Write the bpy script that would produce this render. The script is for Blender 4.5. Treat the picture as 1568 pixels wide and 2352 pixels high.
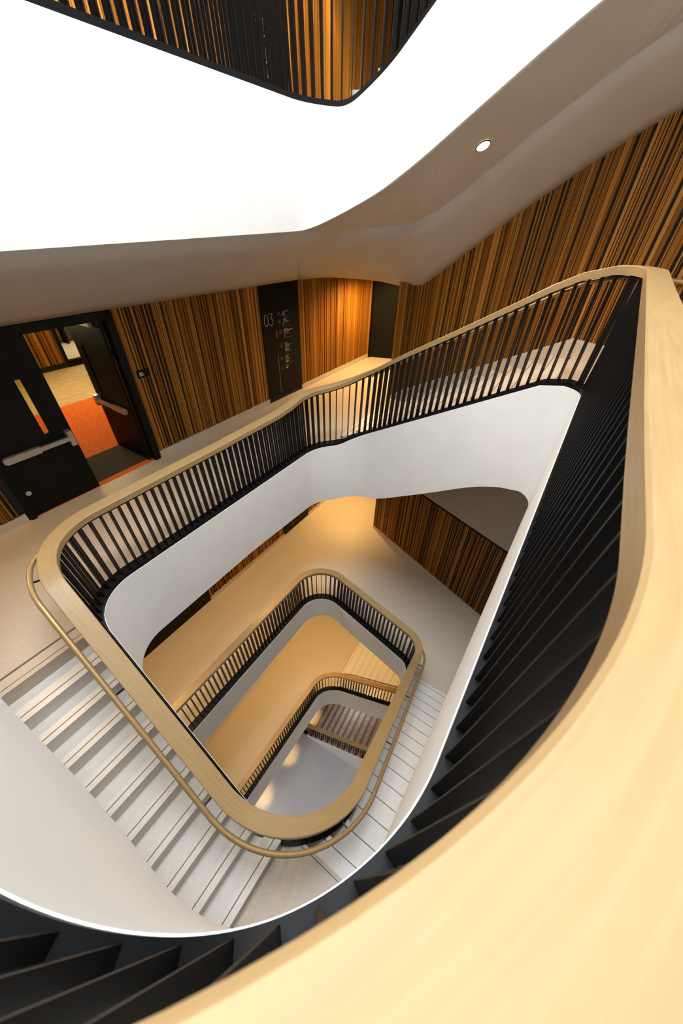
import bpy, math, random, bisect
from mathutils import Matrix, Vector

for o in list(bpy.data.objects):
    bpy.data.objects.remove(o, do_unlink=True)
scene = bpy.context.scene
COL = scene.collection

# ------------------------------------------------------------------ camera
# The camera is the origin: it is held out over the near corner of the balustrade.
cam_d = bpy.data.cameras.new('camera')
cam_d.sensor_fit = 'VERTICAL'; cam_d.sensor_height = 36.0
cam_d.lens = 810.0 / 2352.0 * 36.0
cam_d.clip_start = 0.01; cam_d.clip_end = 200
cam_d.dof.use_dof = True; cam_d.dof.focus_distance = 5.0; cam_d.dof.aperture_fstop = 4.0
cam = bpy.data.objects.new('camera', cam_d); COL.objects.link(cam)
def cam_rot():
    up = Vector((32.0, 964.0, 810.0)).normalized()      # world up seen in camera axes
    v = Vector((0, 0, -1)); y = (v - up * v.dot(up)).normalized(); x = y.cross(up)
    return Matrix((x, y, up))
cam.matrix_world = cam_rot().to_4x4()
scene.camera = cam

# ------------------------------------------------------------------ world, large lights, exposure
w = bpy.data.worlds.new('world'); scene.world = w; w.use_nodes = True
w.node_tree.nodes['Background'].inputs[0].default_value = (0.75, 0.85, 1, 1)
w.node_tree.nodes['Background'].inputs[1].default_value = 0.3
scene.view_settings.view_transform = 'Standard'; scene.view_settings.look = 'None'
scene.view_settings.gamma = 1.0; scene.view_settings.use_curve_mapping = False
scene.view_settings.exposure = 0.0

def light(name, kind, loc, energy, color, size=None, size_y=None, rot=(0, 0, 0), spot=None, blend=.5):
    d = bpy.data.lights.new(name, kind); d.energy = energy; d.color = color
    if kind == 'AREA':
        d.shape = 'RECTANGLE'; d.size = size; d.size_y = size_y or size
    elif size: d.shadow_soft_size = size
    if spot: d.spot_size = math.radians(spot); d.spot_blend = blend
    o = bpy.data.objects.new(name, d); COL.objects.link(o); o.location = loc; o.rotation_euler = rot
    return o
# daylight falling through the roof light over the stair void
light('skylight_daylight', 'AREA', (0.0, 3.2, 8.9), 1550, (0.93, 0.97, 1.0), 5.0, 6.0, (0, 0, math.radians(-32)))

# ------------------------------------------------------------------ materials
def mat(name, base, rough=.5, metal=0.0, emit=None, es=0.0, spec=.5):
    m = bpy.data.materials.new(name); m.use_nodes = True
    b = m.node_tree.nodes['Principled BSDF']
    b.inputs['Base Color'].default_value = (*base, 1); b.inputs['Roughness'].default_value = rough
    b.inputs['Metallic'].default_value = metal
    b.inputs['Specular IOR Level'].default_value = spec
    if emit:
        b.inputs['Emission Color'].default_value = (*emit, 1); b.inputs['Emission Strength'].default_value = es
    return m
def noise_mix(m, c1, c2, scale, detail=4, stretch=None, bump=0.0, coord='Object', lo=.35, hi=.65):
    nt = m.node_tree; b = nt.nodes['Principled BSDF']
    tc = nt.nodes.new('ShaderNodeTexCoord'); mp = nt.nodes.new('ShaderNodeMapping')
    nz = nt.nodes.new('ShaderNodeTexNoise'); cr = nt.nodes.new('ShaderNodeValToRGB')
    nz.inputs['Scale'].default_value = scale; nz.inputs['Detail'].default_value = detail
    if stretch: mp.inputs['Scale'].default_value = stretch
    nt.links.new(tc.outputs[coord], mp.inputs['Vector']); nt.links.new(mp.outputs[0], nz.inputs['Vector'])
    cr.color_ramp.elements[0].color = (*c1, 1); cr.color_ramp.elements[1].color = (*c2, 1)
    cr.color_ramp.elements[0].position = lo; cr.color_ramp.elements[1].position = hi
    nt.links.new(nz.outputs['Fac'], cr.inputs['Fac']); nt.links.new(cr.outputs[0], b.inputs['Base Color'])
    if bump:
        bp = nt.nodes.new('ShaderNodeBump'); bp.inputs['Strength'].default_value = bump; bp.inputs['Distance'].default_value = .01
        nt.links.new(nz.outputs['Fac'], bp.inputs['Height']); nt.links.new(bp.outputs[0], b.inputs['Normal'])
    return m
M_white = noise_mix(mat('white_plaster', (.91, .91, .90), .55), (.895, .895, .885), (.92, .92, .91), 3)
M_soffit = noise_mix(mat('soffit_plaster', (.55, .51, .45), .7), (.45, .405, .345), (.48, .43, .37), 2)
M_stone = noise_mix(mat('pale_terrazzo', (.66, .6, .53), .48), (.55, .465, .37), (.61, .52, .42), 45, 5)
M_step = noise_mix(mat('pale_stone_step', (.70, .66, .61), .33), (.68, .64, .59), (.73, .69, .64), 40, 6)
M_skirt = mat('stone_skirting', (.55, .49, .42), .4)
M_groove = mat('dark_groove', (.12, .11, .10), .6)
M_black = mat('black_metal', (.004, .004, .0042), .45, spec=.2)
M_plate = mat('black_steel_plate', (.0035, .0038, .005), .5, spec=.18)
M_panel = noise_mix(mat('black_panel', (.005, .005, .005), .55, spec=.15), (.004, .004, .004), (.006, .0055, .005), 5)
M_back = mat('black_wall_lining', (.006, .005, .005), .8)
M_bronze = mat('bronze_tube', (.42, .27, .12), .38, .35)
M_steel = mat('brushed_steel', (.55, .54, .52), .35, .8)
M_text = mat('sign_lettering_pale', (.60, .58, .52), .5)
M_text2 = mat('sign_lettering_grey', (.22, .21, .19), .5)
M_red = mat('sign_marker_red', (.75, .03, .02), .5)
M_orange = noise_mix(mat('orange_carpet', (.75, .16, .02), .95), (.62, .11, .012), (.82, .20, .025), 60, 5)
M_beige = noise_mix(mat('beige_carpet', (.6, .45, .25), .95), (.52, .40, .22), (.64, .50, .29), 50, 5)
M_mat = noise_mix(mat('door_mat', (.05, .04, .03), .95), (.035, .028, .02), (.07, .055, .04), 80, 4)
M_lens = mat('lit_lamp_lens', (1, .95, .85), .4, 0, (1.0, .86, .66), 9.0)
M_panelight = mat('lit_ceiling_panel', (1, 1, 1), .4, 0, (1.0, .95, .85), 6.0)
M_concrete = noise_mix(mat('grey_floor', (.42, .40, .40), .35), (.37, .355, .36), (.46, .44, .44), 30, 6)
M_timberfloor = noise_mix(mat('brown_step', (.33, .22, .14), .4), (.27, .17, .10), (.38, .26, .17), 8, 4)
M_treadshade = mat('brown_tread_shade', (.13, .075, .04), .5)  # dark brown standing in for the shaded part of each tread
M_glass = mat('vision_glass', (.8, .8, .75), .05)
M_glass.node_tree.nodes['Principled BSDF'].inputs['Transmission Weight'].default_value = 1.0
M_glass.node_tree.nodes['Principled BSDF'].inputs['IOR'].default_value = 1.1

def wood(name, c1, c2, rough=.42):
    m = mat(name, c1, rough); nt = m.node_tree; b = nt.nodes['Principled BSDF']
    uv = nt.nodes.new('ShaderNodeTexCoord'); mp = nt.nodes.new('ShaderNodeMapping'); nz = nt.nodes.new('ShaderNodeTexNoise')
    mp.inputs['Scale'].default_value = (1.2, 22, 1); nz.inputs['Scale'].default_value = 3; nz.inputs['Detail'].default_value = 6
    nz.inputs['Distortion'].default_value = .6
    cr = nt.nodes.new('ShaderNodeValToRGB'); cr.color_ramp.elements[0].color = (*c1, 1); cr.color_ramp.elements[1].color = (*c2, 1)
    cr.color_ramp.elements[0].position = .3; cr.color_ramp.elements[1].position = .7
    nt.links.new(uv.outputs['UV'], mp.inputs[0]); nt.links.new(mp.outputs[0], nz.inputs['Vector'])
    nt.links.new(nz.outputs['Fac'], cr.inputs[0]); nt.links.new(cr.outputs[0], b.inputs['Base Color'])
    return m
M_oak = wood('oak_capping', (.335, .215, .09), (.40, .262, .118))
SLAT_TONES = [noise_mix(mat('timber_slat_%d' % i, c, .55, spec=.2), tuple(x * .82 for x in c), tuple(x * 1.12 for x in c), 6, 4, (8, 8, .6), coord='Object')
              for i, c in enumerate([(.25, .095, .010), (.31, .122, .014), (.37, .15, .020), (.20, .074, .008), (.44, .195, .034), (.28, .108, .012)])]

# ------------------------------------------------------------------ mesh helpers
def link(o, parent=None):
    COL.objects.link(o)
    if parent is not None:
        o.parent = parent
        o.matrix_parent_inverse = PINV.get(parent.name, Matrix.Identity(4))
    return o
PINV = {}
def tag(o, label=None, cat=None, group=None, kind=None):
    if label: o['label'] = label
    if cat: o['category'] = cat
    if group: o['group'] = group
    if kind: o['kind'] = kind
    return o
def empty(name, loc, label, cat, group=None):
    o = bpy.data.objects.new(name, None); o.empty_display_size = .1; COL.objects.link(o)
    o.location = loc; PINV[o.name] = Matrix.Translation(Vector(loc)).inverted()
    return tag(o, label, cat, group)
def mesh(name, V, F, m, parent=None, smooth=False, uvs=None):
    me = bpy.data.meshes.new(name); me.from_pydata(V, [], F); me.materials.append(m)
    if uvs:
        ul = me.uv_layers.new()
        for l in me.loops: ul.data[l.index].uv = uvs[l.vertex_index]
    if smooth:
        for p in me.polygons: p.use_smooth = True
    me.update()
    return link(bpy.data.objects.new(name, me), parent)
CUBES = {}
def cube_mesh(m):
    if m.name not in CUBES:
        V = [(x, y, z) for x in (-.5, .5) for y in (-.5, .5) for z in (-.5, .5)]
        F = [(0, 1, 3, 2), (4, 6, 7, 5), (0, 4, 5, 1), (2, 3, 7, 6), (0, 2, 6, 4), (1, 5, 7, 3)]
        me = bpy.data.meshes.new('box_' + m.name); me.from_pydata(V, [], F); me.materials.append(m); CUBES[m.name] = me
    return CUBES[m.name]
def box(name, mtx, size, m, parent=None):
    o = bpy.data.objects.new(name, cube_mesh(m)); link(o, parent)
    o.matrix_basis = mtx @ Matrix.Diagonal((*size, 1))
    return o
def prism(name, poly, z0, z1, m, parent=None, tops=None, bots=None):
    """extruded plan polygon; tops/bots may give a height per corner"""
    n = len(poly); tops = tops or [z1] * n; bots = bots or [z0] * n
    V = [(p[0], p[1], bots[i]) for i, p in enumerate(poly)] + [(p[0], p[1], tops[i]) for i, p in enumerate(poly)]
    area = sum(poly[i][0] * poly[(i + 1) % n][1] - poly[(i + 1) % n][0] * poly[i][1] for i in range(n))
    r = list(range(n))
    F = [tuple(reversed(r)), tuple(i + n for i in r)] + [(i, (i + 1) % n, (i + 1) % n + n, i + n) for i in r]
    if area < 0: F = [tuple(reversed(f)) for f in F]
    return mesh(name, V, F, m, parent)

# ------------------------------------------------------------------ plan geometry
def isect(n1, d1, n2, d2):
    det = n1[0] * n2[1] - n1[1] * n2[0]
    return ((d1 * n2[1] - d2 * n1[1]) / det, (n1[0] * d2 - n2[0] * d1) / det)
nAD = (-.85, .53); nDB = (.691, .723); nBC = (.84, -.54); nCA = (-.6, -.8); nDB2 = (.686, .727); nBC2 = (.888, -.46)
Z4, Z3, Z2, Z1, Z0 = 1.0, -3.6, -8.1, -14.4, -19.5
ZL3, ZL2 = -1.47, -5.433          # half landings
# outer walls of the stair hall
LA = (-4.85, 3.54); Ld = (.53, .848); Ln = (-.848, .53)         # left wall: origin, along, away from the void
RA = (1.10, 8.93); Rd = (.613, -.790); Rn = (.790, .613)        # right wall
def LW(s, n=0): return (LA[0] + Ld[0] * s + Ln[0] * n, LA[1] + Ld[1] * s + Ln[1] * n)
def RW(s, n=0): return (RA[0] + Rd[0] * s + Rn[0] * n, RA[1] + Rd[1] * s + Rn[1] * n)
W_LN = (-5.87, 1.90); W_N = (.52, -2.89); W_RN = RW(6.27)
P_END = LW(10.53); P_R = (3.1, 12.1)                             # end of the passage behind the back corner
NEARD, RNEARD = 2.0, 2.0
def to_near(p, d=(-.54, -.843)):
    t = (NEARD - (nCA[0] * p[0] + nCA[1] * p[1])) / (nCA[0] * d[0] + nCA[1] * d[1]); return (p[0] + d[0] * t, p[1] + d[1] * t)
def to_rnear(p, d=(.844, -.536)):
    t = (RNEARD - (nBC[0] * p[0] + nBC[1] * p[1])) / (nBC[0] * d[0] + nBC[1] * d[1]); return (p[0] + d[0] * t, p[1] + d[1] * t)

class Path:
    """plan polyline with filleted corners; the void lies to its right, the floors to its left"""
    def __init__(s, spec):
        P = []
        for i, (p, r) in enumerate(spec):
            if r <= 0: P.append(p); continue
            a = spec[i - 1][0]; b = spec[i + 1][0]
            u = Vector((a[0] - p[0], a[1] - p[1])).normalized(); v = Vector((b[0] - p[0], b[1] - p[1])).normalized()
            th = math.acos(u.dot(v)); t = r / math.tan(th / 2); bi = (u + v).normalized()
            c = Vector(p) + bi * (r / math.sin(th / 2)); p0 = Vector(p) + u * t; p1 = Vector(p) + v * t
            a0 = math.atan2(p0.y - c.y, p0.x - c.x); a1 = math.atan2(p1.y - c.y, p1.x - c.x)
            da = (a1 - a0 + math.pi) % (2 * math.pi) - math.pi
            N = max(10, int(abs(da) * r / .03))
            for k in range(N + 1): P.append((c.x + r * math.cos(a0 + da * k / N), c.y + r * math.sin(a0 + da * k / N)))
        s.P = P; s.S = [0.0]
        for i in range(1, len(P)): s.S.append(s.S[-1] + math.dist(P[i], P[i - 1]))
        s.L = s.S[-1]
    def at(s, t):
        t = min(max(t, 0), s.L); i = min(max(bisect.bisect_right(s.S, t) - 1, 0), len(s.P) - 2)
        wgt = (t - s.S[i]) / max(1e-9, s.S[i + 1] - s.S[i]); a = s.P[i]; b = s.P[i + 1]
        return (a[0] + (b[0] - a[0]) * wgt, a[1] + (b[1] - a[1]) * wgt)
    def tan(s, t):
        a = s.at(t - .03); b = s.at(t + .03); return Vector((b[0] - a[0], b[1] - a[1])).normalized()
    def off(s, t, o):
        p = s.at(t); d = s.tan(t); return (p[0] - d.y * o, p[1] + d.x * o)
    def near(s, q, lo=0.0):
        return min((math.dist(s.at(lo + k * .01), q), lo + k * .01) for k in range(int((s.L - lo) / .01)))[1]
    def samples(s, t0, t1):
        out = [t0] + [t for t in s.S if t0 + .02 < t < t1 - .02] + [t1]; res = []
        for a, b in zip(out, out[1:]):
            n = max(1, int((b - a) / .25)); res += [a + (b - a) * k / n for k in range(n)]
        return res + [t1]
def interp(keys, t):
    if t <= keys[0][0]: return keys[0][1]
    for (a, za), (b, zb) in zip(keys, keys[1:]):
        if t <= b:
            return za + (zb - za) * (t - a) / max(1e-9, b - a)
    return keys[-1][1]
def smooth_interp(keys, t, r=.22):
    return sum(interp(keys, t + r * k / 4) for k in range(-4, 5)) / 9.0

def Mid(d): return (-1.65, (d - 1.4025) / .53)
D3 = isect(nAD, 3.81, nDB, 4.80); B3 = isect(nDB, 4.80, nBC, .091); C3 = isect(nBC, .091, nCA, .42); A4 = isect(nCA, .42, nAD, 3.81)
D2 = isect(nAD, 3.78, nDB2, 4.13); B2 = isect(nDB2, 4.13, nBC2, -.36); C2 = isect(nBC2, -.36, nCA, -.17); A3 = isect(nCA, -.17, nAD, 3.81)
nDB1 = (.53, .85)
D1 = isect(nAD, 3.72, nDB1, 5.24); B1 = isect(nDB1, 5.24, nBC, .05); C1 = isect(nBC, .05, nCA, .1); A2 = isect(nCA, .1, nAD, 3.78)
p4 = Path([(Mid(3.81), 0), (D3, .8), (B3, .25), ((1.4, 2.01), 0)])
p3 = Path([(Mid(3.81), 0), (D3, .8), (B3, .25), (C3, .895), (A4, .5), (Mid(3.81), 0)])
p2 = Path([(Mid(3.78), 0), (D2, .58), (B2, .35), (C2, .76), (A3, .6), (Mid(3.81), 0)])
A1 = (-2.75, 2.6)
A1 = isect(nCA, .1, nAD, 3.72)
p1 = Path([((-2.2, 1.525), 0), (A1, .5), (D1, .7), (B1, .3), (C1, .7), (A2, .5), (Mid(3.78), 0)])

k4 = [(p4.near((-.1, 6.38)), Z4), (p4.near((2.45, 4.3)), Z4 + 2.1)]
f3 = (p3.near((-.12, 6.38)), p3.near((2.45, 4.3)), p3.near((-.22, 0), 8), p3.near((-3.0, 1.72), 10))
k3 = [(f3[0], Z3), (f3[1], ZL3), (f3[2], ZL3), (f3[3], Z4)]
f2 = (p2.near((1.6, 3.85)), p2.near((-.33, .68), 6), p2.near((-.55, .72), 6), p2.near((-2.62, 2.2), 8))
k2 = [(f2[0], Z2), (f2[1], ZL2), (f2[2], ZL2), (f2[3], Z3)]
f1 = (p1.near((-.1, 6.1)), p1.near((2.6, 4.55)), p1.near((2.4, 3.6)), p1.near((-.05, .25), 7), p1.near((-.3, .3), 7), p1.near((-2.8, 2.0), 9))
k1 = [(f1[0], Z1), (f1[1], -12.27), (f1[2], -12.27), (f1[3], -10.4), (f1[4], -10.4), (f1[5], Z2)]
# undersides of the white fascias
b4 = [(0, -.22), (p4.near((-.62, 6.2)), -.17), (p4.near((-.3, 6.37)), -.05), (p4.near((.1, 6.36)), .13), (p4.near((.78, 5.9)), .52),
      (p4.near((1.72, 5.0)), 1.22), (p4.near((2.45, 4.3)), 1.7), (p4.L, 1.7)]
b3 = [(0, -4.86), (p3.near((-.7, 6.05)), -4.95), (p3.near((-.2, 6.38)), -5.0), (p3.near((.72, 5.97)), -4.62), (p3.near((1.47, 5.25)), -3.9), (p3.near((2.1, 4.62)), -3.25),
      (p3.near((2.5, 4.2)), -2.98), (p3.near((2.36, 3.5)), -3.15), (p3.near((.6, .8), 8), -3.4), (p3.near((0, .08), 8), -3.3), (p3.near((-.6, 0), 8), -3.0),
      (p3.near((-1.3, .45), 8), -2.5), (p3.near((-1.6, .68), 8), -1.85), (p3.near((-3.0, 1.7), 8), -.3), (p3.L, -.22)]
b2 = [(0, -8.87), (f2[0] - .3, -8.87), (f2[0] + .3, -8.9), (f2[1], -6.4), (f2[2], -6.4), (f2[3], -4.9), (p2.L, -4.86)]
b1 = [(0, -15.7), (f1[0], -15.7), (f1[1], -13.5), (f1[2], -13.5), (f1[3], -11.5), (f1[4], -11.5), (f1[5], -8.95), (p1.L, -8.87)]
RIB = {4: (p4, k4, b4), 3: (p3, k3, b3), 2: (p2, k2, b2), 1: (p1, k1, b1)}
def zt(r, t): return smooth_interp(RIB[r][1], t, .12)
def zb(r, t): return smooth_interp(RIB[r][2], t, .18)
RAILD = {3: [(0, -.015), (1.3, -.005), (2.0, .12), (3.0, .18), (3.7, .185), (4.4, .16), (5.2, .145), (6.0, .145), (7.5, .13), (17, .13)], 2: [(0, 0), (11.0, 0), (p2.L, -.02)], 4: [(0, 0), (1.4, 0), (2.0, .07), (3.5, .1)]}
def zr(r, t): return smooth_interp(RIB[r][1], t, .30) + (smooth_interp(RAILD[r], t, .2) if r in RAILD else 0)

# ------------------------------------------------------------------ the setting: fascias
for r, (p, k, b) in RIB.items():
    V = []; F = []; ts = p.samples(0, p.L)
    for t in ts:
        a = p.at(t); o = p.off(t, .10); top = zt(r, t); bot = zb(r, t)
        V += [(a[0], a[1], bot), (a[0], a[1], top - .012), (a[0], a[1], top), (o[0], o[1], top), (o[0], o[1], bot)]
    n = len(ts)
    for i in range(n - 1):
        for j in range(5):
            F.append((5 * i + j, 5 * i + (j + 1) % 5, 5 * i + 5 + (j + 1) % 5, 5 * i + 5 + j))
    F += [(0, 1, 2, 3, 4), tuple(5 * (n - 1) + j for j in (4, 3, 2, 1, 0))]
    o = mesh('trim_%d' % (5 - r), V, F, M_white); tag(o, kind='structure')
    o.data.update()
    for poly in o.data.polygons:
        poly.use_smooth = abs(poly.normal.z) < .5 and len(poly.vertices) == 4
    md = o.modifiers.new('edge', 'EDGE_SPLIT'); md.split_angle = math.radians(40)

# ------------------------------------------------------------------ floors
def edge_pts(p, t0, t1, o=.12): return [p.off(t, o) for t in p.samples(t0, t1)]
def floor(poly, z, m=M_stone, th=.18):
    o = prism('floor', poly, z - th, z, m); return tag(o, kind='structure')
PASS_R = (1.10 + .05, 8.93)
# level 3
n_down = p2.off(f2[3], .09)
floor([n_down] + edge_pts(p2, f2[3] + .05, p2.L) + edge_pts(p3, 0, f3[0])[1:] + [RW(.2), RW(0), P_R, P_END, W_LN, to_near(n_down)], Z3)
# level 2
nd2 = p1.off(f1[5], .09)
floor([nd2] + edge_pts(p1, f1[5] + .05, p1.L) + edge_pts(p2, 0, f2[0])[1:] + [to_rnear(p2.off(f2[0], .09)), W_RN, RW(0), P_R, P_END, W_LN, to_near(nd2)], Z2)
# level 4
n4 = p3.off(f3[3], .09)
floor([n4] + edge_pts(p3, f3[3] + .05, p3.L) + edge_pts(p4, 0, k4[0][0])[1:] + [RW(.2), RW(0), P_R, P_END, W_LN, to_near(n4)], Z4)
# level 1
floor(edge_pts(p1, 0, f1[0]) + [RW(.2), RW(0), P_R, P_END, W_LN, to_near((-2.2, 1.525))], Z1)
# half landings
floor(edge_pts(p3, f3[1], f3[2] - .1) + [to_near(p3.off(f3[2] - .1, .09)), W_N, W_RN, RW(3.95)], ZL3)
floor(edge_pts(p2, f2[1], f2[2]) + [to_near(p2.off(f2[2], .09)), W_N, to_rnear(p2.off(f2[1], .09))], ZL2)
floor(edge_pts(p1, f1[1], f1[2]) + [to_rnear(p1.off(f1[2], .09)), W_RN, RW(3.95)], -12.27)
floor(edge_pts(p1, f1[3], f1[4]) + [to_near(p1.off(f1[4], .09)), W_N, to_rnear(p1.off(f1[3], .09))], -10.4)
# ground
floor([(-9, -6), (9, -6), (9, 16), (-9, 16)], Z0, M_concrete)

# ------------------------------------------------------------------ stair flights
def flight(label, r, ta, tb, nris, z0, z1, outer, m=M_step, groove=True, loc=None):
    """steps between path stations ta (foot) and tb (head); the landing itself is the last tread"""
    p = RIB[r][0]
    c = p.off((ta + tb) / 2, .5); e = empty('stair_flight', (c[0], c[1], z0), label, 'staircase')
    rise = (z1 - z0) / nris; go = (tb - ta) / (nris - 1) if nris > 1 else 0
    for i in range(nris - 1):
        t = ta + go * i; t2 = ta + go * (i + 1)
        a, b = p.off(t, .125), p.off(t2, .125); oa, ob = outer(i / (nris - 1), a), outer((i + 1) / (nris - 1), b)
        ex = Vector((b[0] - a[0], b[1] - a[1])) * .04; ex2 = Vector((ob[0] - oa[0], ob[1] - oa[1])) * .02
        z = z0 + rise * (i + 1)
        st = prism('step', [(a[0] - ex.x, a[1] - ex.y), (oa[0] - ex2.x, oa[1] - ex2.y), ob, b], z - rise - .02, z, m, e)
        if groove:
            def lerp(q, q2, f): return (q[0] + (q2[0] - q[0]) * f, q[1] + (q2[1] - q[1]) * f)
            prism('groove_or_shade_band', [lerp(a, b, .20), lerp(oa, ob, .20), lerp(oa, ob, .235), lerp(a, b, .235)], z - .004, z + .0015, M_groove, st)
    return e
flight('pale stone flight with risers in view, descending along the near side from the left landing', 2, f2[2], f2[3], 11, ZL2, Z3, lambda f, q: to_near(q))
flight('pale stone flight on the right, rising from the second level to the near half landing', 2, f2[0], f2[1], 16, Z2, ZL2, lambda f, q: to_rnear(q))
flight('pale stone flight seen behind the balusters below the slatted right wall', 3, f3[0] + .05, f3[1], 13, Z3, ZL3, lambda f, q: RW(.25 + 3.65 * f))
flight('pale stone flight rising behind the white fascia at the lower left', 3, f3[2], f3[3], 14, ZL3, Z4, lambda f, q: to_near(q))
flight('pale stone flight above the white soffit at the top right', 4, k4[0][0] + .05, k4[1][0], 13, Z4, Z4 + 2.1, lambda f, q: RW(.25 + 3.65 * f))
flight('warm-lit flight two levels down, rising to the right of the lower landing', 1, f1[0] + .05, f1[1], 13, Z1, -12.27, lambda f, q: RW(.25 + 3.65 * f))
flight('hidden lower flight along the right side beneath the second level', 1, f1[2], f1[3], 12, -12.27, -10.4, lambda f, q: to_rnear(q))
flight('lower flight along the near side, beneath the flight with risers in view', 1, f1[4], f1[5], 14, -10.4, Z2, lambda f, q: to_near(q))
# nosing line on the level 3 landing edge
def landing_groove(p, t, z, outer, back):
    a = p.off(t, .09); o = outer(a)
    d = Vector(back)
    q = [(a[0] + d.x * k, a[1] + d.y * k) for k in (.055, .063)]; q2 = [(o[0] + d.x * k, o[1] + d.y * k) for k in (.063, .055)]
    g = prism('trim_9', q + q2, z - .004, z + .0015, M_groove); tag(g, kind='structure')
landing_groove(p2, f2[3], Z3, to_near, (-.8, .6))
landing_groove(p2, f2[3], Z3, to_near, (-2.6, 1.95))
landing_groove(p2, f2[1], ZL2, to_rnear, (-.5, -.86))

# ------------------------------------------------------------------ soffits (ceilings)
def strip(rows, name='ceiling', m=M_soffit, smooth=True, th=.03):
    """loft between matching polylines"""
    V = []; F = []; n = len(rows[0])
    for row in rows: V += row
    for k in range(len(rows) - 1):
        for i in range(n - 1):
            F.append((k * n + i, k * n + i + 1, (k + 1) * n + i + 1, (k + 1) * n + i))
    o = mesh(name, V, F, m, None, smooth); tag(o, kind='structure')
    md = o.modifiers.new('thick', 'SOLIDIFY'); md.thickness = th; md.offset = 0
    return o
def resample(pts, n):
    L = [0]
    for a, b in zip(pts, pts[1:]): L.append(L[-1] + math.dist(a, b))
    out = []
    for k in range(n):
        t = L[-1] * k / (n - 1); i = min(bisect.bisect_right(L, t) - 1, len(pts) - 2)
        f = (t - L[i]) / max(1e-9, L[i + 1] - L[i]); out.append(tuple(pts[i][j] + (pts[i + 1][j] - pts[i][j]) * f for j in range(3)))
    return out
def catmull(pts, per=8):
    out = []
    for i in range(len(pts) - 1):
        p0 = pts[max(i - 1, 0)]; a = pts[i]; b = pts[i + 1]; p_3 = pts[min(i + 2, len(pts) - 1)]
        for k in range(per):
            t = k / per
            out.append(tuple(.5 * (2 * a[j] + (b[j] - p0[j]) * t + (2 * p0[j] - 5 * a[j] + 4 * b[j] - p_3[j]) * t * t + (3 * a[j] - p0[j] - 3 * b[j] + p_3[j]) * t ** 3) for j in range(3)))
    return out + [tuple(pts[-1])]
def edge3(r, t0, t1, o=.03): 
    p = RIB[r][0]; return [(*p.off(t, o), zb(r, t) + .005) for t in p.samples(t0, t1)]
# ceiling over level 3 along the left wall: from the fascia foot down to the head of the slats
N = 60
tA = p3.near((-3.05, 2.3), 12)
inner = edge3(3, tA, p3.L)[:-1] + edge3(4, 0, p4.near((-.62, 6.2)))
lw = [(*LW(s), -1.12) for s in (-1.5, 1, 3, 5, 7.0)]
mid = lambda A, B, f, dz: [tuple(a[j] + (b[j] - a[j]) * f + (dz if j == 2 else 0) for j in range(3)) for a, b in zip(A, B)]
I = resample(inner, N); O = resample(lw + [(-1.186, 9.375, -1.12)], N)
# over the back corner and the upper flight: flat band, crease, then the slope down to the right wall
inner = resample(edge3(4, p4.near((-.62, 6.2)), p4.L), N)
ridge = resample(catmull([I[-1], (-.15, 7.15, -.17), (.7, 7.35, -.08), (1.15, 7.0, .04), (1.6, 6.6, .37), (2.1, 5.9, .83), (2.55, 5.3, 1.2), (3.1, 4.4, 1.62), (2.6, 2.6, 1.66)]), N)
lip = resample(catmull([(-1.186, 9.375, -1.12), (-.733, 9.854, -1.12), (-.331, 10.03, -1.12), (.588, 9.73, -1.12), (1.133, 9.17, -1.14), (1.36, 8.85, -1.14), (1.56, 8.40, -1.0), (2.58, 7.04, .12), (3.17, 6.28, .68), (3.56, 5.8, .98), (4.3, 4.8, 1.4), (4.9, 3.95, 1.6), (3.6, 1.9, 1.66)]), N)
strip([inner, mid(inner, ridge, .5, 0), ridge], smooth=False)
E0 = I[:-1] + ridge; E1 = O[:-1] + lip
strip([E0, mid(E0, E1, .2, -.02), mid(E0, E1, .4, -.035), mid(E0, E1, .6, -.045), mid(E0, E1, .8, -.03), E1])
# passage ceilings and the other soffits
for z in (-1.08, -5.65, 3.5):
    tag(prism('ceiling', [(-1.186, 9.42), P_END, P_R, RW(0, .1), (1.133, 9.22), (.588, 9.78), (.1, 10.05), (-.331, 10.08), (-.733, 9.9)], z, z + .1, M_soffit), kind='structure')
# underside of level 3 (seen from below only) and bulkhead over the level 2 right wall
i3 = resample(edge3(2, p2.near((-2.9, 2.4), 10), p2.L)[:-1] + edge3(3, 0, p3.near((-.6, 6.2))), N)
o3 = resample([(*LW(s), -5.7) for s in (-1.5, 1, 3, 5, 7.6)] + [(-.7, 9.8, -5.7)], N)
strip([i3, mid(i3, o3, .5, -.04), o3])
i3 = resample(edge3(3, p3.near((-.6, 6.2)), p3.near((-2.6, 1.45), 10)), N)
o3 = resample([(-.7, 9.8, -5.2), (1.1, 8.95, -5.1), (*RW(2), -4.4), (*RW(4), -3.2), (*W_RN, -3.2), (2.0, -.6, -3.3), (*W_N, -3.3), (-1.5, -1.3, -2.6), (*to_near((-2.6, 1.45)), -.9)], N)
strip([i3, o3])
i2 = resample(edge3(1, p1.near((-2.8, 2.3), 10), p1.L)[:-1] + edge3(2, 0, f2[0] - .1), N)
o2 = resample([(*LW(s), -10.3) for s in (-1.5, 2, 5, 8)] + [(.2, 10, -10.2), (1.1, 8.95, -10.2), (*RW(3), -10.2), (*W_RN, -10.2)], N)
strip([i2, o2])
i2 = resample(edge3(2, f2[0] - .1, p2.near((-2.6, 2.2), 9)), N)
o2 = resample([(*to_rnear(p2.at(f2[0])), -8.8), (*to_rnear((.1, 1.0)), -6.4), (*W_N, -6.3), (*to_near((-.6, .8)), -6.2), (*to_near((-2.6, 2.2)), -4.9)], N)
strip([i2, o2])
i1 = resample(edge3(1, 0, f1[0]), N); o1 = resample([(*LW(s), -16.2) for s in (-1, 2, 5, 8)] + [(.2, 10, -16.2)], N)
strip([i1, o1])
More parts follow.
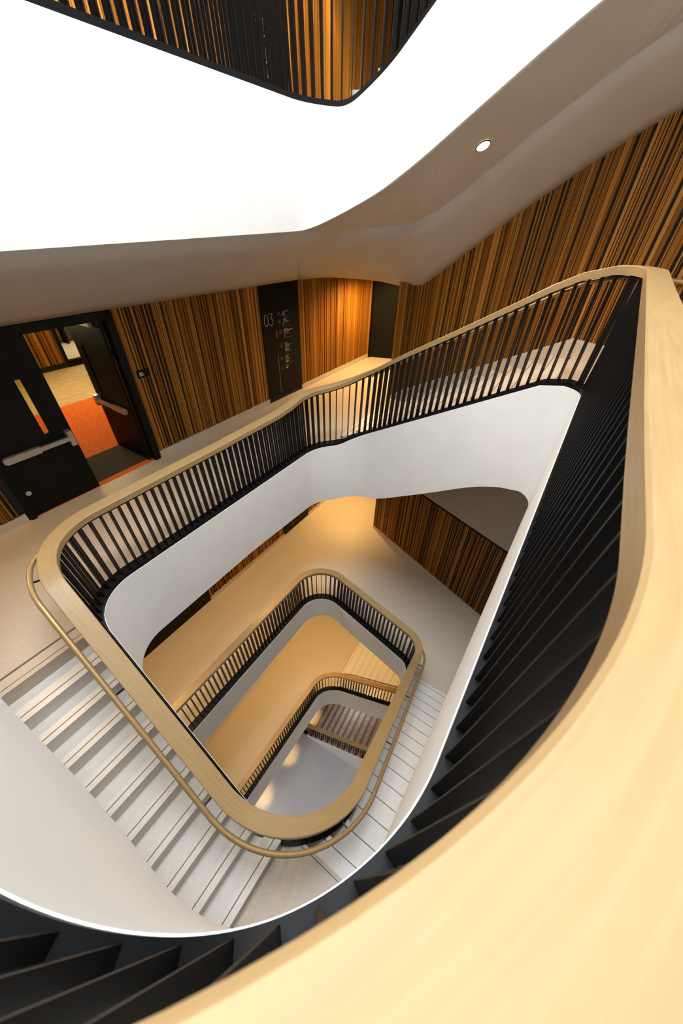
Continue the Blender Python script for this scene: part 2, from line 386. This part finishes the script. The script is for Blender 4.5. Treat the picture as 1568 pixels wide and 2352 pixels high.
i1 = resample(edge3(1, f1[0], f1[5]), N); o1 = resample([(.2, 10, -16.2), (1.1, 8.95, -15.8), (*RW(4), -13.4), (*W_RN, -13.4), (*W_N, -11.4), (*to_near((-2.8, 2)), -9)], N)
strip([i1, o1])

# ------------------------------------------------------------------ walls
ZR = 9.2
def wall(name, a, b, z0, z1, m, th=.12, side=1):
    d = Vector((b[0] - a[0], b[1] - a[1])).normalized(); n = Vector((-d.y, d.x)) * th * side
    return tag(prism(name, [a, b, (b[0] + n.x, b[1] + n.y), (a[0] + n.x, a[1] + n.y)], z0, z1, m), kind='structure')
def lbox(name, s0, s1, n0, n1, z0, z1, m, parent=None):
    c = LW((s0 + s1) / 2, (n0 + n1) / 2)
    R = Matrix((( Ld[0], Ln[0], 0), (Ld[1], Ln[1], 0), (0, 0, 1))).to_4x4()
    return box(name, Matrix.Translation((c[0], c[1], (z0 + z1) / 2)) @ R, (s1 - s0, n1 - n0, z1 - z0), m, parent)
def rbox(name, s0, s1, n0, n1, z0, z1, m, parent=None):
    c = RW((s0 + s1) / 2, (n0 + n1) / 2)
    R = Matrix(((Rd[0], Rn[0], 0), (Rd[1], Rn[1], 0), (0, 0, 1))).to_4x4()
    return box(name, Matrix.Translation((c[0], c[1], (z0 + z1) / 2)) @ R, (s1 - s0, n1 - n0, z1 - z0), m, parent)
wall('wall_near', W_LN, W_N, Z0, ZR, M_white, side=-1)
wall('wall_right_near', W_N, W_RN, Z0, ZR, M_white, side=-1)
wall('wall_passage_right', RW(0, .12), P_R, Z0, ZR, M_panel, side=-1)
# roof with the lantern opening over the void
tag(prism('ceiling', [(-9, -6), (9, -6), (9, 16), (-9, 16)], ZR, ZR + .2, M_white), kind='structure')

def random_slats(rng, s0, s1):
    """(start, width, tone) of timber battens with uneven gaps"""
    out = []; s = s0 + .006
    while True:
        w_ = rng.choice([.012, .014, .018, .018, .022, .026, .03, .036, .048, .064]); g = rng.choice([.006, .007, .009, .012, .016, .024, .032, .042, .05])
        if s + w_ > s1 - .004: break
        out.append((s, w_, rng.randrange(len(SLAT_TONES)))); s += w_ + g
    return out
rng = random.Random(7)
def left_level(zf, zhead, spans, zlining):
    wl = lbox('wall_left', -2.0, .40, 0, .12, zf - .2, zlining, M_back); tag(wl, kind='structure')
    wm = lbox('wall_left', 2.57, 10.6, 0, .12, zf - .2, zlining, M_back); tag(wm, kind='structure')
    for (s0, s1) in spans:
        host = wl if s1 < .45 else wm
        inv = host.matrix_basis.inverted()
        sk = lbox('baseboard', s0, s1, -.035, 0, zf, zf + .13, M_skirt, None); sk.name = 'baseboard_left'; tag(sk, kind='structure')
        for (s, w_, tone) in random_slats(rng, s0, s1):
            o = lbox('slat', s, s + w_, -.03 - .006 * rng.random(), -.001, zf + .13, zhead, SLAT_TONES[tone])
            o.parent = host; o.matrix_parent_inverse = inv
left_level(Z3, -.85, [(-1.9, .37), (2.60, 5.64), (6.92, 10.5)], -.7)
left_level(Z2, -5.70, [(2.60, 5.64), (6.92, 10.5)], -5.6)
left_level(Z4, Z4 + 2.5, [(2.60, 5.64), (6.92, 10.5)], Z4 + 2.6)
for z0, z1 in ((-.7, Z4 - .2), (-5.6, Z3 - .2), (Z4 + 2.6, ZR), (Z0, Z2 - .2)):
    o = lbox('wall_left', -2.0, 10.6, .0, .12, z0, z1, M_white); tag(o, kind='structure')
for z in (Z2, Z4):
    o = lbox('wall_left', .40, 2.57, .0, .12, z - .2, z + 2.55, M_panel); tag(o, kind='structure')

# right wall with battens between stepped skirting and sloping soffit
def rtop(s): return interp([(0, -1.12), (.42, -1.1), (.62, -1.03), (2.40, .12), (3.36, .68), (3.97, .98), (5, 1.35), (6.3, 1.6)], s)
def rbot(s): return interp([(0, Z3 + .13), (.1, Z3 + .13), (.54, -3.17), (3.85, -1.33), (3.9, ZL3 + .13), (6.3, ZL3 + .13)], s)
wr = rbox('wall_right', 0, 6.27, 0, .12, Z0, ZR, M_back); tag(wr, kind='structure'); invr = wr.matrix_basis.inverted()
for (s, w_, tone) in random_slats(rng, .01, 6.25):
    a = rbot(s + w_ / 2); b = rtop(s + w_ / 2) + .12
    o = rbox('slat', s, s + w_, -.03 - .006 * rng.random(), -.001, a - .02, b, SLAT_TONES[tone]); o.parent = wr; o.matrix_parent_inverse = invr
V = []; F = []
for q in (.0, .1, .54, 3.85, 3.9, 6.25):
    for n_ in (-.042, -.001):
        c = RW(q, n_); V += [(c[0], c[1], rbot(q) - (.55 if .05 < q < 3.88 else .25)), (c[0], c[1], rbot(q))]
for i in range(5):
    k = 4 * i; F += [(k, k + 4, k + 5, k + 1), (k + 1, k + 5, k + 7, k + 3), (k + 2, k + 3, k + 7, k + 6), (k, k + 2, k + 6, k + 4)]
tag(mesh('baseboard_right', V, F, M_skirt), kind='structure')
wr2 = rbox('wall_right', 0.02, 6.27, -.012, -.001, Z2, -5.62, M_back); tag(wr2, kind='structure'); invr2 = wr2.matrix_basis.inverted()
for (s, w_, tone) in random_slats(rng, .02, 6.25):
    o = rbox('slat', s, s + w_, -.034 - .006 * rng.random(), -.012, Z2 + .1, -5.68, SLAT_TONES[tone]); o.parent = wr2; o.matrix_parent_inverse = invr2
o = rbox('baseboard_right', .02, 6.25, -.04, -.012, Z2, Z2 + .10, M_skirt); tag(o, kind='structure')
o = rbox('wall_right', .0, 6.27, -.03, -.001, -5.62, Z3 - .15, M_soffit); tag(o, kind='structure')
o = rbox('wall_right', .0, 6.27, -.03, -.001, Z0, Z2 - .2, M_white); tag(o, kind='structure')
# handrail fixed to the right wall over the half landing
hr = empty('wall_handrail', (*RW(4.3, -.06), -.52), 'oak handrail on the slatted wall, right of the nearest balustrade corner', 'handrail')
V = []; F = []; K = 12
for q in (4.1, 5.0, 6.15):
    for k in range(K):
        an = 2 * math.pi * k / K; c = RW(q, -.10 + .026 * math.cos(an)); V.append((c[0], c[1], -.50 + .026 * math.sin(an)))
for i in range(2):
    for k in range(K): F.append((i * K + k, i * K + (k + 1) % K, (i + 1) * K + (k + 1) % K, (i + 1) * K + k))
F += [tuple(range(K)), tuple(2 * K + k for k in reversed(range(K)))]
mesh('rail', V, F, M_bronze, hr, True)
for q in (4.3, 5.2, 6.0): rbox('bracket', q, q + .02, -.10, -.02, -.535, -.515, M_black, hr)
# black door leaf closing the passage behind the back corner
for z, lab in ((Z3, 'tall black door leaf in the back corner of the third level'), (Z2, 'black door leaf in the back corner one level below')):
    d = Vector((P_R[0] - P_END[0], P_R[1] - P_END[1])); L = d.length; d.normalize()
    R = Matrix(((d.x, -d.y, 0), (d.y, d.x, 0), (0, 0, 1))).to_4x4(); c = ((P_END[0] + P_R[0]) / 2, (P_END[1] + P_R[1]) / 2)
    o = box('door_2' if z == Z3 else 'door_3', Matrix.Translation((c[0], c[1], z + 1.3)) @ R, (L, .08, 2.6), M_panel); tag(o, kind='structure')
wall('wall_back', P_END, P_R, Z0, ZR, M_panel)
o = lbox('trim_8', 10.42, 10.5, -.07, 0, Z3, -1.1, M_panel); tag(o, kind='structure')

# ------------------------------------------------------------------ balustrades
CAPX = {3: [(10.2, 0), (10.9, .012), (12.0, .012), (13.0, 0)]}
def capx(r, t): return smooth_interp(CAPX[r], t, .3) if r in CAPX else 0.0
def sweep(name, p, t0, t1, prof, zf, m, parent, smooth=False, cap=True, split=35, xf=lambda t: 0.0):
    """profile points (offset from the void edge, height above zf)"""
    ts = p.samples(t0, t1); V = []; F = []; U = []; n = len(prof); per = [0]
    for a, b in zip(prof, prof[1:]): per.append(per[-1] + math.dist(a, b))
    for t in ts:
        z = zf(t)
        for j, (o, h) in enumerate(prof):
            q = p.off(t, o + xf(t)); V.append((q[0], q[1], z + h)); U.append((t, per[j]))
    for i in range(len(ts) - 1):
        for j in range(n):
            F.append((i * n + j, (i + 1) * n + j, (i + 1) * n + (j + 1) % n, i * n + (j + 1) % n))
    if cap: F += [tuple(range(n)), tuple((len(ts) - 1) * n + j for j in reversed(range(n)))]
    ob = mesh(name, V, F, m, parent, True, U)
    md = ob.modifiers.new('edge', 'EDGE_SPLIT'); md.split_angle = math.radians(split)
    return ob
RAIL_H = 1.035; CAP_IN = .055; CAP_W = .163; CAP_T = .075; bv = .006
CAP = [(CAP_IN, RAIL_H - CAP_T), (CAP_IN, RAIL_H - bv), (CAP_IN + bv, RAIL_H), (CAP_IN + CAP_W - bv, RAIL_H), (CAP_IN + CAP_W, RAIL_H - bv), (CAP_IN + CAP_W, RAIL_H - CAP_T)]
PLATE = [(.006, .0), (.006, .05), (.15, .05), (.15, 0.0)]
TOPP = [(CAP_IN + .012, RAIL_H - CAP_T - .022), (CAP_IN + .012, RAIL_H - CAP_T - .012), (CAP_IN + .10, RAIL_H - CAP_T - .012), (CAP_IN + .10, RAIL_H - CAP_T - .022)]
FIN_T = .012
def fin_mesh(h):
    key = 'fin%.3f' % h
    if key not in CUBES:
        V = []; F = []
        for y0, y1 in ((-.046, -.007), (.007, .046)):          # a baluster is two flat bars, one behind the other
            k = len(V)
            V += [(x, y, z) for x in (-FIN_T / 2, FIN_T / 2) for y in (y0, y1) for z in (0, h)]
            F += [tuple(k + j for j in f) for f in ((0, 1, 3, 2), (4, 6, 7, 5), (0, 4, 5, 1), (2, 3, 7, 6), (0, 2, 6, 4), (1, 5, 7, 3))]
        me = bpy.data.meshes.new('baluster'); me.from_pydata(V, [], F); me.materials.append(M_black); CUBES[key] = me
    return CUBES[key]
def balustrade(label, r, t0, t1, tubes=(), pitch=.108):
    p = RIB[r][0]; c = p.off(t0, .1); e = empty('balustrade', (c[0], c[1], zt(r, t0)), label, 'balustrade')
    sweep('oak_capping', p, t0, t1, CAP, lambda t: zr(r, t), M_oak, e, xf=lambda t: capx(r, t))
    sweep('top_plate', p, t0, t1, TOPP, lambda t: zr(r, t), M_plate, e, xf=lambda t: capx(r, t))
    sweep('base_plate', p, t0, t1, PLATE, lambda t: zt(r, t), M_plate, e)
    n = int((t1 - t0) / pitch)
    for i in range(n):
        t = t0 + (i + .5) * (t1 - t0) / n
        z = zt(r, t); h = zr(r, t) + RAIL_H - CAP_T + .004 - z - .012
        d = p.tan(t); q = p.off(t, .062); q2 = p.off(t, CAP_IN + .062 + capx(r, t))
        o = bpy.data.objects.new('baluster', fin_mesh(1.0)); link(o, e)
        X = Vector((d.x, d.y, 0)); Zv = Vector((q2[0] - q[0], q2[1] - q[1], h)); L = Zv.length; Zn = Zv.normalized(); X = (X - Zn * X.dot(Zn)).normalized(); Y = Zn.cross(X)
        o.matrix_basis = Matrix(((X.x, Y.x, Zn.x * L, q[0]), (X.y, Y.y, Zn.y * L, q[1]), (X.z, Y.z, Zn.z * L, z + .012), (0, 0, 0, 1)))
    for (a, b) in tubes:
        R0 = .025; prof = []
        ts = p.samples(a, b); V = []; F = []; K = 10
        for i, t in enumerate(ts):
            f = min(1, (t - a) / .35, (b - t) / .35); o_ = .19 + .125 * (f * f * (3 - 2 * f)); cq = p.off(t, o_); zc = zr(r, t) + .93
            d = p.tan(t)
            for k in range(K):
                an = 2 * math.pi * k / K; V.append((cq[0] - d.y * R0 * math.cos(an), cq[1] + d.x * R0 * math.cos(an), zc + R0 * math.sin(an)))
        for i in range(len(ts) - 1):
            for k in range(K): F.append((i * K + k, i * K + (k + 1) % K, (i + 1) * K + (k + 1) % K, (i + 1) * K + k))
        F += [tuple(range(K)), tuple((len(ts) - 1) * K + k for k in reversed(range(K)))]
        tb = mesh('grab_rail', V, F, M_bronze, e, True)
        nb = max(2, int((b - a) / .95))
        for i in range(nb):
            t = a + .45 + (b - a - .9) * i / (nb - 1); q = p.off(t, .215); d = p.tan(t)
            R = Matrix(((d.x, -d.y, 0), (d.y, d.x, 0), (0, 0, 1))).to_4x4()
            box('bracket', Matrix.Translation((q[0], q[1], zr(r, t) + .91)) @ R, (.014, .23, .012), M_black, e)
    return e
balustrade('nearest oak-capped balustrade, filling the lower right and climbing to the back corner', 3, 0, p3.L, [(f3[0] + .1, f3[1] + .2), (f3[2], f3[3])])
balustrade('oak-capped balustrade looping round the second level and up the flight to the left landing', 2, 0, p2.L, [(f2[0] - .25, f2[3] + .5)])
balustrade('warm-lit oak-capped balustrade deepest in the stair void, along the lower landing', 1, 0, p1.L, [(f1[0] + .1, f1[5])])
balustrade('black balusters above the big white fascia at the top of the view', 4, 0, p4.L, [(k4[0][0], k4[1][0])])

# ------------------------------------------------------------------ door with corridor beyond (level 3, left wall)
FR = [('frame_jamb', 2.47, 2.57, Z3, -1.13), ('frame_jamb', .40, .47, Z3, -1.13), ('frame_head', .40, 2.57, -1.24, -1.13)]
d1 = empty('door_1', (*LW(1.5), Z3), 'black double door, one leaf open', 'door'); del d1['category']; del d1['label']; tag(d1, kind='structure')
for nme, s0, s1, z0, z1 in FR: lbox(nme, s0, s1, -.045, .10, z0, z1, M_panel, d1)
# closed leaf built round its vision slit
lf = lbox('door_leaf', .47, 1.10, .0, .05, Z3 + .01, -1.24, M_panel, d1)
lbox('door_leaf', 1.175, 1.435, .0, .05, Z3 + .01, -1.24, M_panel, d1)
lbox('door_leaf', 1.10, 1.175, .0, .05, Z3 + .01, -2.50, M_panel, d1)
lbox('door_leaf', 1.10, 1.175, .0, .05, -1.71, -1.24, M_panel, d1)
lbox('vision_pane', 1.10, 1.175, .02, .026, -2.50, -1.71, M_glass, d1)
lbox('push_bar', .50, 1.40, -.085, -.04, -2.675, -2.615, M_steel, d1)
lbox('push_bar_housing', .52, .95, -.09, -.03, -2.69, -2.60, M_steel, d1)
lbox('push_bar_housing', 1.33, 1.40, -.09, -.0, -2.76, -2.53, M_steel, d1)
# open leaf, swung into the corridor
S0, S1 = 2.40, 2.45
lbox('door_leaf', S0, S1, .06, .80, Z3 + .01, -1.26, M_panel, d1)
lbox('door_leaf', S0, S1, .86, 1.06, Z3 + .01, -1.26, M_panel, d1)
lbox('door_leaf', S0, S1, .80, .86, Z3 + .01, -2.50, M_panel, d1)
lbox('door_leaf', S0, S1, .80, .86, -1.71, -1.26, M_panel, d1)
lbox('vision_pane', S0 + .02, S0 + .026, .80, .86, -2.50, -1.71, M_glass, d1)
lbox('push_bar', S0 - .085, S0 - .04, .12, 1.02, -2.675, -2.615, M_steel, d1)
lbox('push_bar_housing', S0 - .09, S0, .95, 1.03, -2.73, -2.55, M_steel, d1)
lbox('push_bar_housing', S0 - .09, S0 - .03, .12, .5, -2.685, -2.605, M_steel, d1)
lbox('door_closer', S0 - .06, S0, .25, .55, -1.36, -1.29, M_steel, d1)
# kick disc
V = [(*LW(.55 + .035 * math.cos(a * math.pi / 8), -.004), -3.21 + .035 * math.sin(a * math.pi / 8)) for a in range(16)]
V2 = [(*LW(.55 + .035 * math.cos(a * math.pi / 8), .001), -3.21 + .035 * math.sin(a * math.pi / 8)) for a in range(16)]
mesh('stop_disc', V + V2, [tuple(range(16))] + [(i, (i + 1) % 16, 16 + (i + 1) % 16, 16 + i) for i in range(16)], M_steel, d1)
# corridor floor finishes and walls
tag(lbox('floor', -.5, 8.0, .12, 7.6, Z3 - .15, Z3 - .01, M_beige), kind='structure')
m_ = lbox('door_mat', .42, 2.40, .13, 1.05, Z3 - .012, Z3 + .004, M_mat); tag(m_, 'dark brown entrance mat inside the open black door', 'mat')
c_ = lbox('carpet', .0, 4.2, 1.05, 3.76, Z3 - .012, Z3 + .003, M_orange); tag(c_, 'bright orange carpet beyond the open black door', 'carpet')
tag(lbox('trim_7', .47, 2.47, -.01, .12, Z3 - .02, Z3 + .004, M_orange), kind='structure')
tag(lbox('wall_corridor', -.5, -.4, .12, 7.6, Z3, -.9, M_panel), kind='structure')
tag(lbox('wall_corridor', 8.0, 8.1, .12, 9.5, Z3, -.9, M_white), kind='structure')
tag(lbox('ceiling', -.5, 8.0, .12, 9.5, -.95, -.85, M_white), kind='structure')
wc = lbox('wall_corridor_back', -.5, 4.17, 6.48, 6.6, Z3, -.95, M_back); tag(wc, kind='structure'); invc = wc.matrix_basis.inverted()
for (s, w_, tone) in random_slats(rng, 2.3, 4.16):
    o = lbox('slat', s, s + w_, 6.45, 6.479, Z3 + .14, -1.0, SLAT_TONES[tone]); o.parent = wc; o.matrix_parent_inverse = invc
# glazed screen to a lit room beyond
wf = lbox('window_1', 4.17, 4.22, 6.46, 6.6, Z3, -.95, M_panel); tag(wf, kind='structure'); wi = wf.matrix_basis.inverted()
for a in ((4.22, 8.0, Z3, Z3 + .16), (4.22, 8.0, -1.0, -.95)):
    o = lbox('window_frame', a[0], a[1], 6.46, 6.6, a[2], a[3], M_panel); o.parent = wf; o.matrix_parent_inverse = wi
o = lbox('window_pane', 4.22, 8.0, 6.52, 6.53, Z3 + .16, -1.0, M_glass); o.parent = wf; o.matrix_parent_inverse = wi
tag(lbox('floor', 4.2, 8.0, 7.6, 9.5, Z3 - .15, Z3 - .01, M_beige), kind='structure')
tag(lbox('wall_room_back', 4.2, 8.0, 9.4, 9.5, Z3, -.9, M_beige), kind='structure')
sh = empty('shelving', (*LW(5.5, 9.1), Z3), 'pale shelving standing in the lit room behind the corridor window', 'shelf')
for k in range(4): lbox('shelf_board', 4.8, 6.6, 8.9, 9.25, Z3 + .5 + .45 * k, Z3 + .56 + .45 * k, M_panel, sh)
for s in (4.8, 5.35, 5.9, 6.55): lbox('upright', s, s + .06, 8.9, 9.25, Z3, Z3 + 2.0, M_panel, sh)
pl = lbox('lit_panel', 5.0, 5.9, 7.3, 8.6, -1.0, -.96, M_panelight); tag(pl, 'bright white ceiling panel lamp behind the corridor window', 'lamp')
c = LW(3.2, 4.2); light('corridor_lamp', 'AREA', (c[0], c[1], -1.0), 75, (1.0, .70, .28), 1.6, 1.6)
c = LW(1.8, 2.0); light('corridor_lamp', 'POINT', (c[0], c[1], -1.4), 22, (1.0, .76, .42), .1)
c = LW(5.6, 7.8); light('room_lamp', 'AREA', (c[0], c[1], -1.05), 60, (1.0, .93, .78), 1.0, 1.0)

# ------------------------------------------------------------------ signs
def ribbon(name, pts, wd, m, parent, s, z, sc, n=-.032):
    V = []; F = []
    for i, (x, y) in enumerate(pts):
        a = pts[max(i - 1, 0)]; b = pts[min(i + 1, len(pts) - 1)]
        d = Vector((b[0] - a[0], b[1] - a[1])).normalized() * wd / 2
        for (ex, ey) in ((x * sc - d.y, y * sc + d.x), (x * sc + d.y, y * sc - d.x)):
            V.append((*LW(s + ex, n), z + ey))
    for i in range(len(pts) - 1): F.append((2 * i, 2 * i + 1, 2 * i + 3, 2 * i + 2))
    k = len(V)
    V += [(v[0] + Ln[0] * .003, v[1] + Ln[1] * .003, v[2]) for v in V]
    F += [tuple(k + j for j in reversed(f)) for f in F]
    return mesh(name, V, F, m, parent)
def arc(cx, cy, rx, ry, a0, a1, n=18): return [(cx + rx * math.cos(math.radians(a0 + (a1 - a0) * i / n)), cy + ry * math.sin(math.radians(a0 + (a1 - a0) * i / n))) for i in range(n + 1)]
GL = {'0': [arc(.3, .5, .27, .5, 0, 360, 28)],
      '1': [[(.1, .82), (.3, 1), (.3, 0)]],
      '2': [arc(.3, .72, .25, .28, 160, -25, 14) + [(.04, 0), (.58, 0)]],
      '3': [[(.04, 1), (.54, 1), (.26, .58)] + arc(.28, .29, .26, .29, 90, -150, 16)],
      '4': [[(.46, 0), (.46, .62)], [(.40, 1), (.04, .25), (.6, .25)]],
      '5': [[(.52, 1), (.14, 1), (.09, .58)] + arc(.28, .32, .27, .32, 120, -150, 16)],
      'A': [[(.02, 0), (.3, 1), (.58, 0)], [(.12, .33), (.48, .33)]]}
def word(txt, s, z, h, wd, m, parent, n=-.032):
    for i, ch in enumerate(txt):
        for g in GL[ch]: ribbon('numeral', g, wd, m, parent, s + i * .68 * h, z, h, n)
def directory(label, zf, full, num):
    s0, s1 = 5.65, 6.91
    e = empty('directory_sign', (*LW(6.28), zf), label, 'sign')
    lbox('sign_panel', s0, s1, -.028, -.0005, zf + .13, zf + 2.49, M_panel, e)
    word(num, 5.72, zf + 1.71, .225, .010, M_text, e)
    rows = [('05', 1.86, 2, 2, (.17, .14)), ('04', 1.71, 4, 1, (.14, .10, .16, .24)), ('03', 1.49, 4, 1, (.14, .32, .18, .16)),
            ('02', 1.20, 6, 4, (.11, .08, .25, .18, .15, .10)), ('01', .92, 5, 3, (.13, .11, .09, .14, .14)), ('A', .70, 2, 2, (.06, .10))]
    for q, (t, z, nl, ni, wds) in enumerate(rows):
        word(t, 6.16, zf + z, .075, .004, M_text2 if t != num else M_text2, e)
        bold = (t == num); zz = zf + z + .075
        for j in range(nl):
            mm = M_text if bold and j < 2 else M_text2
            x = 6.33; rr = random.Random(q * 10 + j)
            while x < 6.33 + wds[j]:                           # rows of lettering too small to read: short dashes
                l = rr.uniform(.02, .05); lbox('text_line', x, min(x + l, 6.34 + wds[j]), -.031, -.028, zz - (.030 if bold else .024) * j - .014, zz - (.030 if bold else .024) * j, mm, e); x += l + .010
        zi = zz - (.030 if bold else .024) * nl - .035
        for j in range(ni): lbox('pictogram', 6.33 + .042 * j, 6.356 + .042 * j, -.031, -.028, zi, zi + .026, M_text, e)
        if t != 'A': lbox('divider_rule', 6.33, 6.60, -.0305, -.028, zi - .035, zi - .031, M_text2, e)
    lbox('red_marker', 6.075, 6.10, -.032, -.028, zf + 1.44, zf + 1.58, M_red, e)
    lbox('guide_line', 6.072, 6.084, -.030, -.028, zf + .17, zf + 1.06, M_text2, e)
directory('black level directory panel with thin pale numerals 03 on the slatted wall', Z3, True, '03')
directory('black level directory panel behind the balusters at the top of the view', Z4, True, '04')
directory('black level directory panel one floor below, glimpsed under the white fascia', Z2, True, '02')
e = empty('door_plaque', (*LW(2.77), -2.13), 'small black plaque with pale lettering beside the open door', 'sign')
lbox('plaque_panel', 2.66, 2.88, -.05, -.03, -2.135, -2.02, M_panel, e)
for j, (a, b) in enumerate(((2.69, 2.75), (2.69, 2.77), (2.69, 2.765))):
    lbox('text_line', a, b, -.053, -.05, -2.062 - .022 * j, -2.050 - .022 * j, M_text, e)

# ------------------------------------------------------------------ downlights
def downlight(label, loc, energy, color=(1.0, .72, .36), normal=None, spot=120, group=None, r=.075, blend=.8):
    e = empty('downlight', loc, label, 'lamp', group)
    n = Vector(normal or (0, 0, -1)).normalized(); q = n.to_track_quat('Z', 'Y').to_matrix().to_4x4()
    T = Matrix.Translation(loc) @ q
    def ring(rs, zs, m, name):
        V = []; F = []; K = 24
        for rr, zz in zip(rs, zs):
            V += [T @ Vector((rr * math.cos(2 * math.pi * k / K), rr * math.sin(2 * math.pi * k / K), zz)) for k in range(K)]
        for j in range(len(rs) - 1):
            for k in range(K): F.append((j * K + k, j * K + (k + 1) % K, (j + 1) * K + (k + 1) % K, (j + 1) * K + k))
        if rs[-1] < r * .9: F.append(tuple((len(rs) - 1) * K + k for k in range(K)))
        return mesh(name, [tuple(v) for v in V], F, m, e, True)
    ring([r * 1.12, r * 1.12, r * 1.0, r * .98], [-.004, .004, .005, -.002], M_panel, 'trim_ring')
    ring([r * .97, r * .6], [.003, .002], M_lens, 'lamp_lens')
    p_ = Vector(loc) + n * .05
    l = light('downlight_glow', 'SPOT', p_, energy, color, .05, rot=(-n).to_track_quat('Z', 'Y').to_euler(), spot=spot, blend=blend)
    l.parent = e; l.matrix_parent_inverse = PINV[e.name]
    return e
WARM = (1.0, .60, .20)
downlight('round recessed downlight glowing in the sloping soffit at the upper right', (1.513, 5.939, .665), 200, WARM, (.22, -.45, -.87))
downlight('downlight in the passage ceiling by the back corner door', (1.3, 11.5, -1.10), 130, WARM, None, 165)
downlight('downlight in the passage ceiling just behind the soffit edge', (.75, 10.55, -1.10), 460, WARM, None, 168)
for q, lab in (((-4.6, 2.3), 'downlight over the near end of the left landing, beyond the left edge of view'), ((-5.0, 3.3), 'downlight by the near end of the left wall, beyond the left edge of view')):
    downlight(lab, (q[0], q[1], -1.0), 95, WARM, None, 150)
G4 = 'downlights in the fourth level ceiling, above the view'
for s_, w_ in ((3.2, 'nearest the double door'), (5.6, 'in the middle of its row'), (8.0, 'nearest the back corner')):
    q = LW(s_, -1.0); downlight('downlight in the fourth level ceiling, ' + w_, (q[0], q[1], Z4 + 2.9), 230, WARM, None, 140, G4)
G2 = 'downlights in the ceiling of the second level'
downlight('downlight in the second level passage ceiling', (.35, 10.2, -5.68), 330, WARM)
for s, n_, w_ in ((6.3, -1.0, 'nearest the back corner'), (3.3, -1.0, 'in the middle of its row'), (.3, -1.0, 'by the double door')):
    q = LW(s, n_); downlight('second level ceiling downlight under the white fascia, ' + w_, (q[0], q[1], -5.65), 120, WARM, None, 130, G2)
G1 = 'downlights over the lower landing'
for s, n_, w_ in ((7.4, -1.2, 'nearest the back corner'), (4.4, -1.0, 'in the middle of its row'), (1.4, -1.0, 'at the near end')):
    q = LW(s, n_); downlight('downlight above the warm-lit lower landing, ' + w_, (q[0], q[1], -10.35), 190, WARM, None, 130, G1)
q = RW(2.0, -1.0); downlight('downlight above the lower flight', (q[0], q[1], -10.3), 170, WARM)
G0 = 'floor-washing downlights at the foot of the void'
for pt, w_ in (((-2.5, 3.23), 'nearest the camera'), ((-1.67, 4.62), 'in the middle'), ((-.77, 5.99), 'beside the brown flight')):
    q = (pt[0] * 1.14 - .25, pt[1] * 1.14 + .15); downlight('small bright downlight washing the ground floor, ' + w_, (q[0], q[1], -16.3), 420, WARM, None, 24, G0, blend=1.0)

G_ = 'added fill panels under the ground floor ceiling'  # unseen panels, added to lift the ground floor and lower fascias
for q, w_ in (((3.0, 2.6), 'on the right side'), ((1.2, 7.6), 'over the brown flight'), ((-3.6, 3.6), 'on the left side')):
    o = box('lit_panel', Matrix.Translation((q[0], q[1], -16.25)), (1.2, .3, .03), M_panelight); tag(o, 'added white fill panel in the ground floor ceiling, ' + w_, 'lamp', G_)
    light('added_panel_fill', 'AREA', (q[0], q[1], -16.3), 27, (.95, .93, 1.0), 1.2, .3)
# ------------------------------------------------------------------ lowest flight with its own balustrade
e = empty('stair_flight', (0, 6.0, Z0), 'brown flight with shade bands painted on its treads at the foot of the stair void', 'staircase')
a0 = Vector((-1.32, 6.15)); dd = Vector((.885, -.466)); nn = Vector((.466, .885))
for i in range(14):
    a = a0 + dd * (.29 * i); b = a + dd * .30; z = Z0 + .165 * (i + 1)
    st = prism('step', [tuple(a), tuple(b), tuple(b + nn * 2.2), tuple(a + nn * 2.2)], Z0, z, M_timberfloor, e)
    prism('groove_or_shade_band', [tuple(a + dd * .16), tuple(a + dd * .28), tuple(a + dd * .28 + nn * 2.2), tuple(a + dd * .16 + nn * 2.2)], z - .003, z + .002, M_treadshade, st)  # wide dark band: tread shading put in as colour
pb = Path([(tuple(a0 - dd * .25), 0), (tuple(a0 + dd * 4.0), 0)])
kb = [(.3, Z0), (4.25, Z0 + 2.25)]
RIB[0] = (pb, kb, kb)
balustrade('short straight balustrade of the lowest flight, deepest in view', 0, 0, pb.L)
tag(prism('trim_10', [tuple(a0), tuple(a0 + dd * 4.0), tuple(a0 + dd * 4.0 - nn * .03), tuple(a0 - nn * .03)], Z0, Z0, M_white,
          tops=[Z0 + .1, Z0 + 2.3, Z0 + 2.3, Z0 + .1]), kind='structure')
